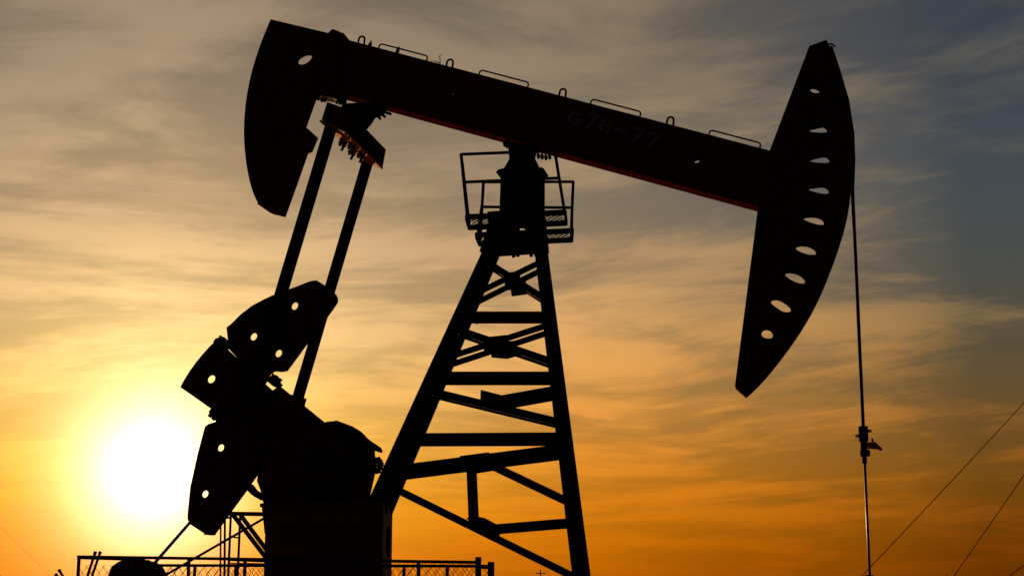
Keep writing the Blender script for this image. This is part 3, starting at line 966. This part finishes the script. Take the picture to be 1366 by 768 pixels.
# ================================================================= fence round the machine
def chain_fence(p_l, p_r, w_l, w_r, npost, label, first_h=0.0, rail2=None):
    a, b = Q(*p_l, w_l), Q(*p_r, w_r)
    root = empty('chain_link_fence', ROOT + U * a[0] + W * a[1], -PHI)
    tag(root, label, 'fence', 'chain link fences round the pump')
    o = Vector((a[0], a[1], 0))
    a = a - o; b = b - o
    L = Vector((b[0] - a[0], b[1] - a[1], 0)); ln = L.length; L.normalize()
    MB().tube([a - L * 0.02, b + L * 0.02], 0.019, 10).build('top_rail', 'zinc', root, smooth=True)
    MB().tube([a.lerp(a * 0, 0) - Vector((0, 0, a[2] - 0.12)), b - Vector((0, 0, b[2] - 0.12))], 0.016, 8).build('bottom_rail', 'zinc', root, smooth=True)
    for i in range(npost):
        t_ = i / (npost - 1)
        p_ = a.lerp(b, t_)
        MB().tube([(p_[0], p_[1], 0), (p_[0], p_[1], p_[2] + (0.0 if i else 0.0))], 0.021, 10).build('post', 'zinc', root, smooth=True)
    g = MB()
    st, r = 0.105, 0.0032
    n = int((ln + 2.2) / st)
    for i in range(n):
        for sgn in (1, -1):
            s0 = -2.1 + i * st if sgn > 0 else i * st
            z0, z1 = 0.13, min(a[2], b[2]) - 0.01
            sl = 0.8
            s1 = s0 + sgn * (z1 - z0) * sl
            pts = []
            t0, t1 = 0.0, 1.0
            d_ = s1 - s0
            for lim, up in ((0.0, False), (ln, True)):
                tt = (lim - s0) / d_
                if (d_ > 0) != up: t0 = max(t0, tt)
                else: t1 = min(t1, tt)
            if t1 - t0 < 0.01: continue
            A = Vector((a[0], a[1], 0)) + L * (s0 + d_ * t0) + Vector((0, 0, z0 + (z1 - z0) * t0))
            B = Vector((a[0], a[1], 0)) + L * (s0 + d_ * t1) + Vector((0, 0, z0 + (z1 - z0) * t1))
            g.tube([A, B], r, 4, cap=False)
    go = g.build('chain_link_mesh', 'zinc', root)
    go['kind'] = 'stuff'
    return root, a, b, o
f1_, a1, b1, o1 = chain_fence((105.5, 742), (638, 749.5), -2.5, -2.5, 8, 'low chain link fence run closest to the camera, in front of the gearbox pedestal')
f2_, a2, b2, o2 = chain_fence((206, 753.5), (655, 754.5), -1.75, -1.75, 9, 'chain link fence run with the lower top rail, just behind the front run')
# taller end posts at the right-hand corner
p_ = b1
MB().box((p_[0] - 0.03, p_[1] - 0.03, 0), (p_[0] + 0.03, p_[1] + 0.03, p_[2] + 0.06)).build('end_post', 'zinc', f1_, bevel=0.004)
p_ = b2
MB().box((p_[0] - 0.035, p_[1] - 0.03, 0), (p_[0] + 0.035, p_[1] + 0.03, p_[2] + 0.05)).build('end_post', 'zinc', f2_, bevel=0.004)
MB().tube([b2 + Vector((-0.02, 0, -0.02)), b1 + o1 - o2 + Vector((0, 0.03, -0.05))], 0.018, 8).build('return_rail', 'zinc', f2_, smooth=True)
# left end of the front run: short return panel going back
q = Q(140, 744, -1.8) - o1
MB().tube([a1 + Vector((0, 0.02, -0.01)), Vector((a1[0] + 0.25, 0.9, a1[2] - 0.01))], 0.019, 8).build('return_rail', 'zinc', f1_, smooth=True)
MB().tube([(a1[0] + 0.25, 0.9, 0), (a1[0] + 0.25, 0.9, a1[2])], 0.021, 8).build('post', 'zinc', f1_, smooth=True)

# steel bars leaning against the left end of the fence, and two more outside it
def steel_bar(p, q_, w, label, r=0.018):
    a = Q(*p, w); b = Q(*q_, w)
    d = (b - a)
    k = a[2] / -d[2]
    foot = a + d * k
    o = empty('steel_bar', ROOT + U * foot[0] + W * foot[1], -PHI)
    tag(o, label, 'bar', 'steel bars by the fence')
    MB().tube([(0, 0, 0), a - foot], r, 8).build('shaft', 'dark', o, smooth=True)
    MB().tube([(a - foot) * 0.985, a - foot], r * 1.25, 8).build('end_ferrule', 'dark', o)
    return o
steel_bar((127.5, 735), (120.5, 756), -2.38, 'rusty bar poking above the fence top, left one of the leaning pair')
steel_bar((134, 735), (127.5, 754), -2.34, 'rusty bar poking above the fence top, right one of the leaning pair', 0.017)
steel_bar((78.5, 759), (85, 770), -2.3, 'leaning bar end left of the fence corner, higher one', 0.017)
steel_bar((74, 765), (79.5, 772), -2.3, 'leaning bar end left of the fence corner, lower one', 0.017)

# ---- electric motor on a stand behind the fence
mc = Q(165, 771, -1.7)
mot = empty('electric_motor', ROOT + U * mc[0] + W * mc[1], -PHI)
tag(mot, 'round-bodied electric motor showing behind the left end of the fence', 'motor')
r0 = 0.235
prof = [(-0.004, 0.10), (0.0, 0.205), (0.03, 0.225), (0.16, r0), (0.165, r0 - 0.012)]
m = MB(); m.tube([(0, y, mc[2]) for y, _ in prof] + [(0, 0.62, mc[2]), (0, 0.63, mc[2]), (0, 0.78, mc[2]), (0, 0.82, mc[2])],
                 [r for _, r in prof] + [r0 - 0.012, r0, r0 - 0.01, 0.16], 32)
mo = m.build('motor_body', 'maroon', mot, smooth=False)
for k in range(24):
    t_ = 2 * math.pi * k / 24
    c_, s_ = math.cos(t_), math.sin(t_)
    MB().bar((c_ * (r0 - 0.004), 0.18, mc[2] + s_ * (r0 - 0.004)), (c_ * (r0 - 0.004), 0.6, mc[2] + s_ * (r0 - 0.004)), 0.008, 0.03, ref=(c_, 0, s_)).build('cooling_fin', 'maroon', mot)
MB().box((-0.25, 0.1, mc[2] - r0 - 0.06), (0.25, 0.7, mc[2] - r0 + 0.02)).build('foot_plate', 'dark', mot)
for sx in (-0.2, 0.2):
    for sy in (0.15, 0.65):
        MB().box((sx - 0.04, sy - 0.04, 0), (sx + 0.04, sy + 0.04, mc[2] - r0 - 0.059)).build('stand_leg', 'dark', mot)

# ---- steel access stand left of the pedestal
SW = 0.35
def S(x, y, w=SW): return Q(x, y, w)
st0 = S(310, 684)
stand = empty('access_stand', ROOT + U * st0[0] + W * st0[1], -PHI)
tag(stand, 'light steel access stand with slanted braces between lower counterweight and pedestal', 'stand')
so = Vector((st0[0], st0[1], 0))
def sp(x, y, w=SW): return S(x, y, w) - so
def to_ground(p, q_):
    d = q_ - p
    return p + d * (p[2] / -d[2])
MB().channel(sp(306, 684.5), sp(362, 685.5), 0.055, 0.06, 0.01).build('top_beam', 'dark', stand)
for x0, x1, y0, r in ((294.5, 294, 689, 0.014), (300, 299.5, 689, 0.017), (308, 304.5, 684, 0.018), (320.5, 317, 687, 0.018)):
    p = sp(x0, y0); q_ = to_ground(p, sp(x1, 768))
    MB().tube([p, q_], r, 8).build('post', 'dark', stand, smooth=True)
MB().tube([sp(294.5, 690), sp(309, 690)], 0.014, 8).build('hidden_rail', 'dark', stand).name = 'cross_rail'
for (p, q_, w) in (((310, 685), (356, 745), 0.052), ((322, 688), (360, 739), 0.052)):
    MB().channel(sp(*p), sp(*q_), w, 0.05, 0.01).build('brace', 'dark', stand)
MB().tube([sp(306, 715), sp(319, 717)], 0.013, 6).build('rung', 'dark', stand)
MB().tube([sp(304, 746.5), sp(355, 748.5)], 0.014, 6).build('rung', 'dark', stand)
MB().tube([sp(304, 750.5), sp(355, 751.5)], 0.010, 6).build('rung', 'dark', stand)
for x in (356, 359):
    p = sp(x, 686); q_ = Vector((p[0], p[1], 0))
    MB().tube([p, q_], 0.018, 8).build('post', 'dark', stand)
p, q_ = sp(352, 691, 0.2), sp(218, 768, 0.2)
MB().tube([p, to_ground(p, q_)], 0.018, 8).build('tie_rod', 'dark', stand)
p, q_ = sp(300, 643, 0.25), sp(207, 749.5, 0.25)
MB().tube([p, to_ground(p, q_)], 0.024, 8).build('tie_rod', 'dark', stand)

# ================================================================= guy wires of a mast to the right of the picture
def at(px, py, dist):
    d = ray(px, py)
    return CAM + d * (dist / d.y)
MD = 30.0
mtop = at(1614, 263, MD)
mast = empty('guyed_mast', (mtop.x, mtop.y, 0))
tag(mast, 'slender guyed steel mast standing beyond the right of the well', 'mast')
MB().tube([(0, 0, 0), (0, 0, mtop.z * 0.5), (0, 0, mtop.z + 0.3)], [0.14, 0.11, 0.06], 14).build('pole', 'zinc', mast, smooth=True)
MB().tube([(0, 0, mtop.z - 0.06), (0, 0, mtop.z + 0.06)], 0.13, 14).build('guy_collar', 'zinc', mast)
zc2 = at(1614, 547, MD).z
MB().tube([(0, 0, zc2 - 0.06), (0, 0, zc2 + 0.06)], 0.16, 14).build('guy_collar', 'zinc', mast)
MB().box((-0.4, -0.4, 0), (0.4, 0.4, 0.12)).build('base_plate', 'concrete', mast)
def guy(p_a, p_b, label, topz):
    A = at(*p_a, MD); B = at(*p_b, MD)
    d = B - A
    T0 = Vector((mtop.x, mtop.y, topz))
    G = A + d * (A.z / -d.z)
    o = empty('guy_wire', G)
    tag(o, label, 'wire', 'guy wires of the mast')
    n = 14
    pts = []
    for i in range(n + 1):
        t_ = i / n
        pp = (T0 - G) * t_
        pts.append(pp + Vector((0, 0, -0.10 * math.sin(math.pi * t_))))
    MB().tube(pts, 0.0085, 5).build('cable', 'rope', o)
    MB().tube([(0, 0, -0.2), (0.12, 0, 0.12)], 0.03, 8).build('ground_anchor', 'zinc', o)
guy((1366, 530), (1145, 768), 'thin guy wire slanting up from behind the polished rod to the right edge', mtop.z)
guy((1366, 626), (1269, 768), 'thin steeper guy wire, the middle one of three at lower right', mtop.z)
guy((1366, 741), (1330, 768), 'thin guy wire cutting the bottom right corner of the picture', zc2)

# power line wire far left: a pole left of the picture and its stay
lp_ = at(-160, 545, 34.0)
lm = empty('stay_pole', (lp_.x, lp_.y, 0))
tag(lm, 'wooden pole just outside the left edge holding a thin stay wire', 'pole')
MB().tube([(0, 0, 0), (0, 0, lp_.z + 0.4)], [0.15, 0.1], 12).build('shaft', 'wood', lm, smooth=True)
MB().tube([(0, 0, lp_.z - 0.04), (0, 0, lp_.z + 0.04)], 0.125, 12).build('stay_band', 'zinc', lm)
A, B = at(0, 704, 34.0), at(66, 768, 34.0)
G = A + (B - A) * (A.z / (A.z - B.z))
sw = empty('stay_wire', G)
tag(sw, 'faint thin stay wire in the orange glow at lower left corner', 'wire')
MB().tube([(0, 0, 0), lp_ - G], 0.0018, 5).build('cable', 'rope', sw)
MB().tube([(0, 0, -0.2), (-0.1, 0, 0.1)], 0.025, 8).build('ground_anchor', 'zinc', sw)

# ---- far utility poles
def utility_pole(px, py, dist, label):
    tp = at(px, py, dist)
    o = empty('utility_pole', (tp.x, tp.y, 0), R(8))
    tag(o, label, 'pole', 'far utility poles')
    h = tp.z
    MB().tube([(0, 0, 0), (0, 0, h)], [0.2, 0.13], 8).build('shaft', 'wood', o)
    MB().box((-1.3, -0.08, h - 1.25), (1.3, 0.08, h - 1.0)).build('cross_arm', 'wood', o)
    for x in (-1.15, 1.15):
        MB().tube([(x, 0, h - 1.0), (x, 0, h - 0.6)], [0.09, 0.06], 6).build('insulator', 'zinc', o)
utility_pole(721, 758.5, 430.0, 'tiny far utility pole with cross arm below the tower braces')
utility_pole(1263, 766, 430.0, 'tiny far utility pole tip at the bottom edge under the guy wires')

scene.render.resolution_x = 1024
scene.render.resolution_y = 575
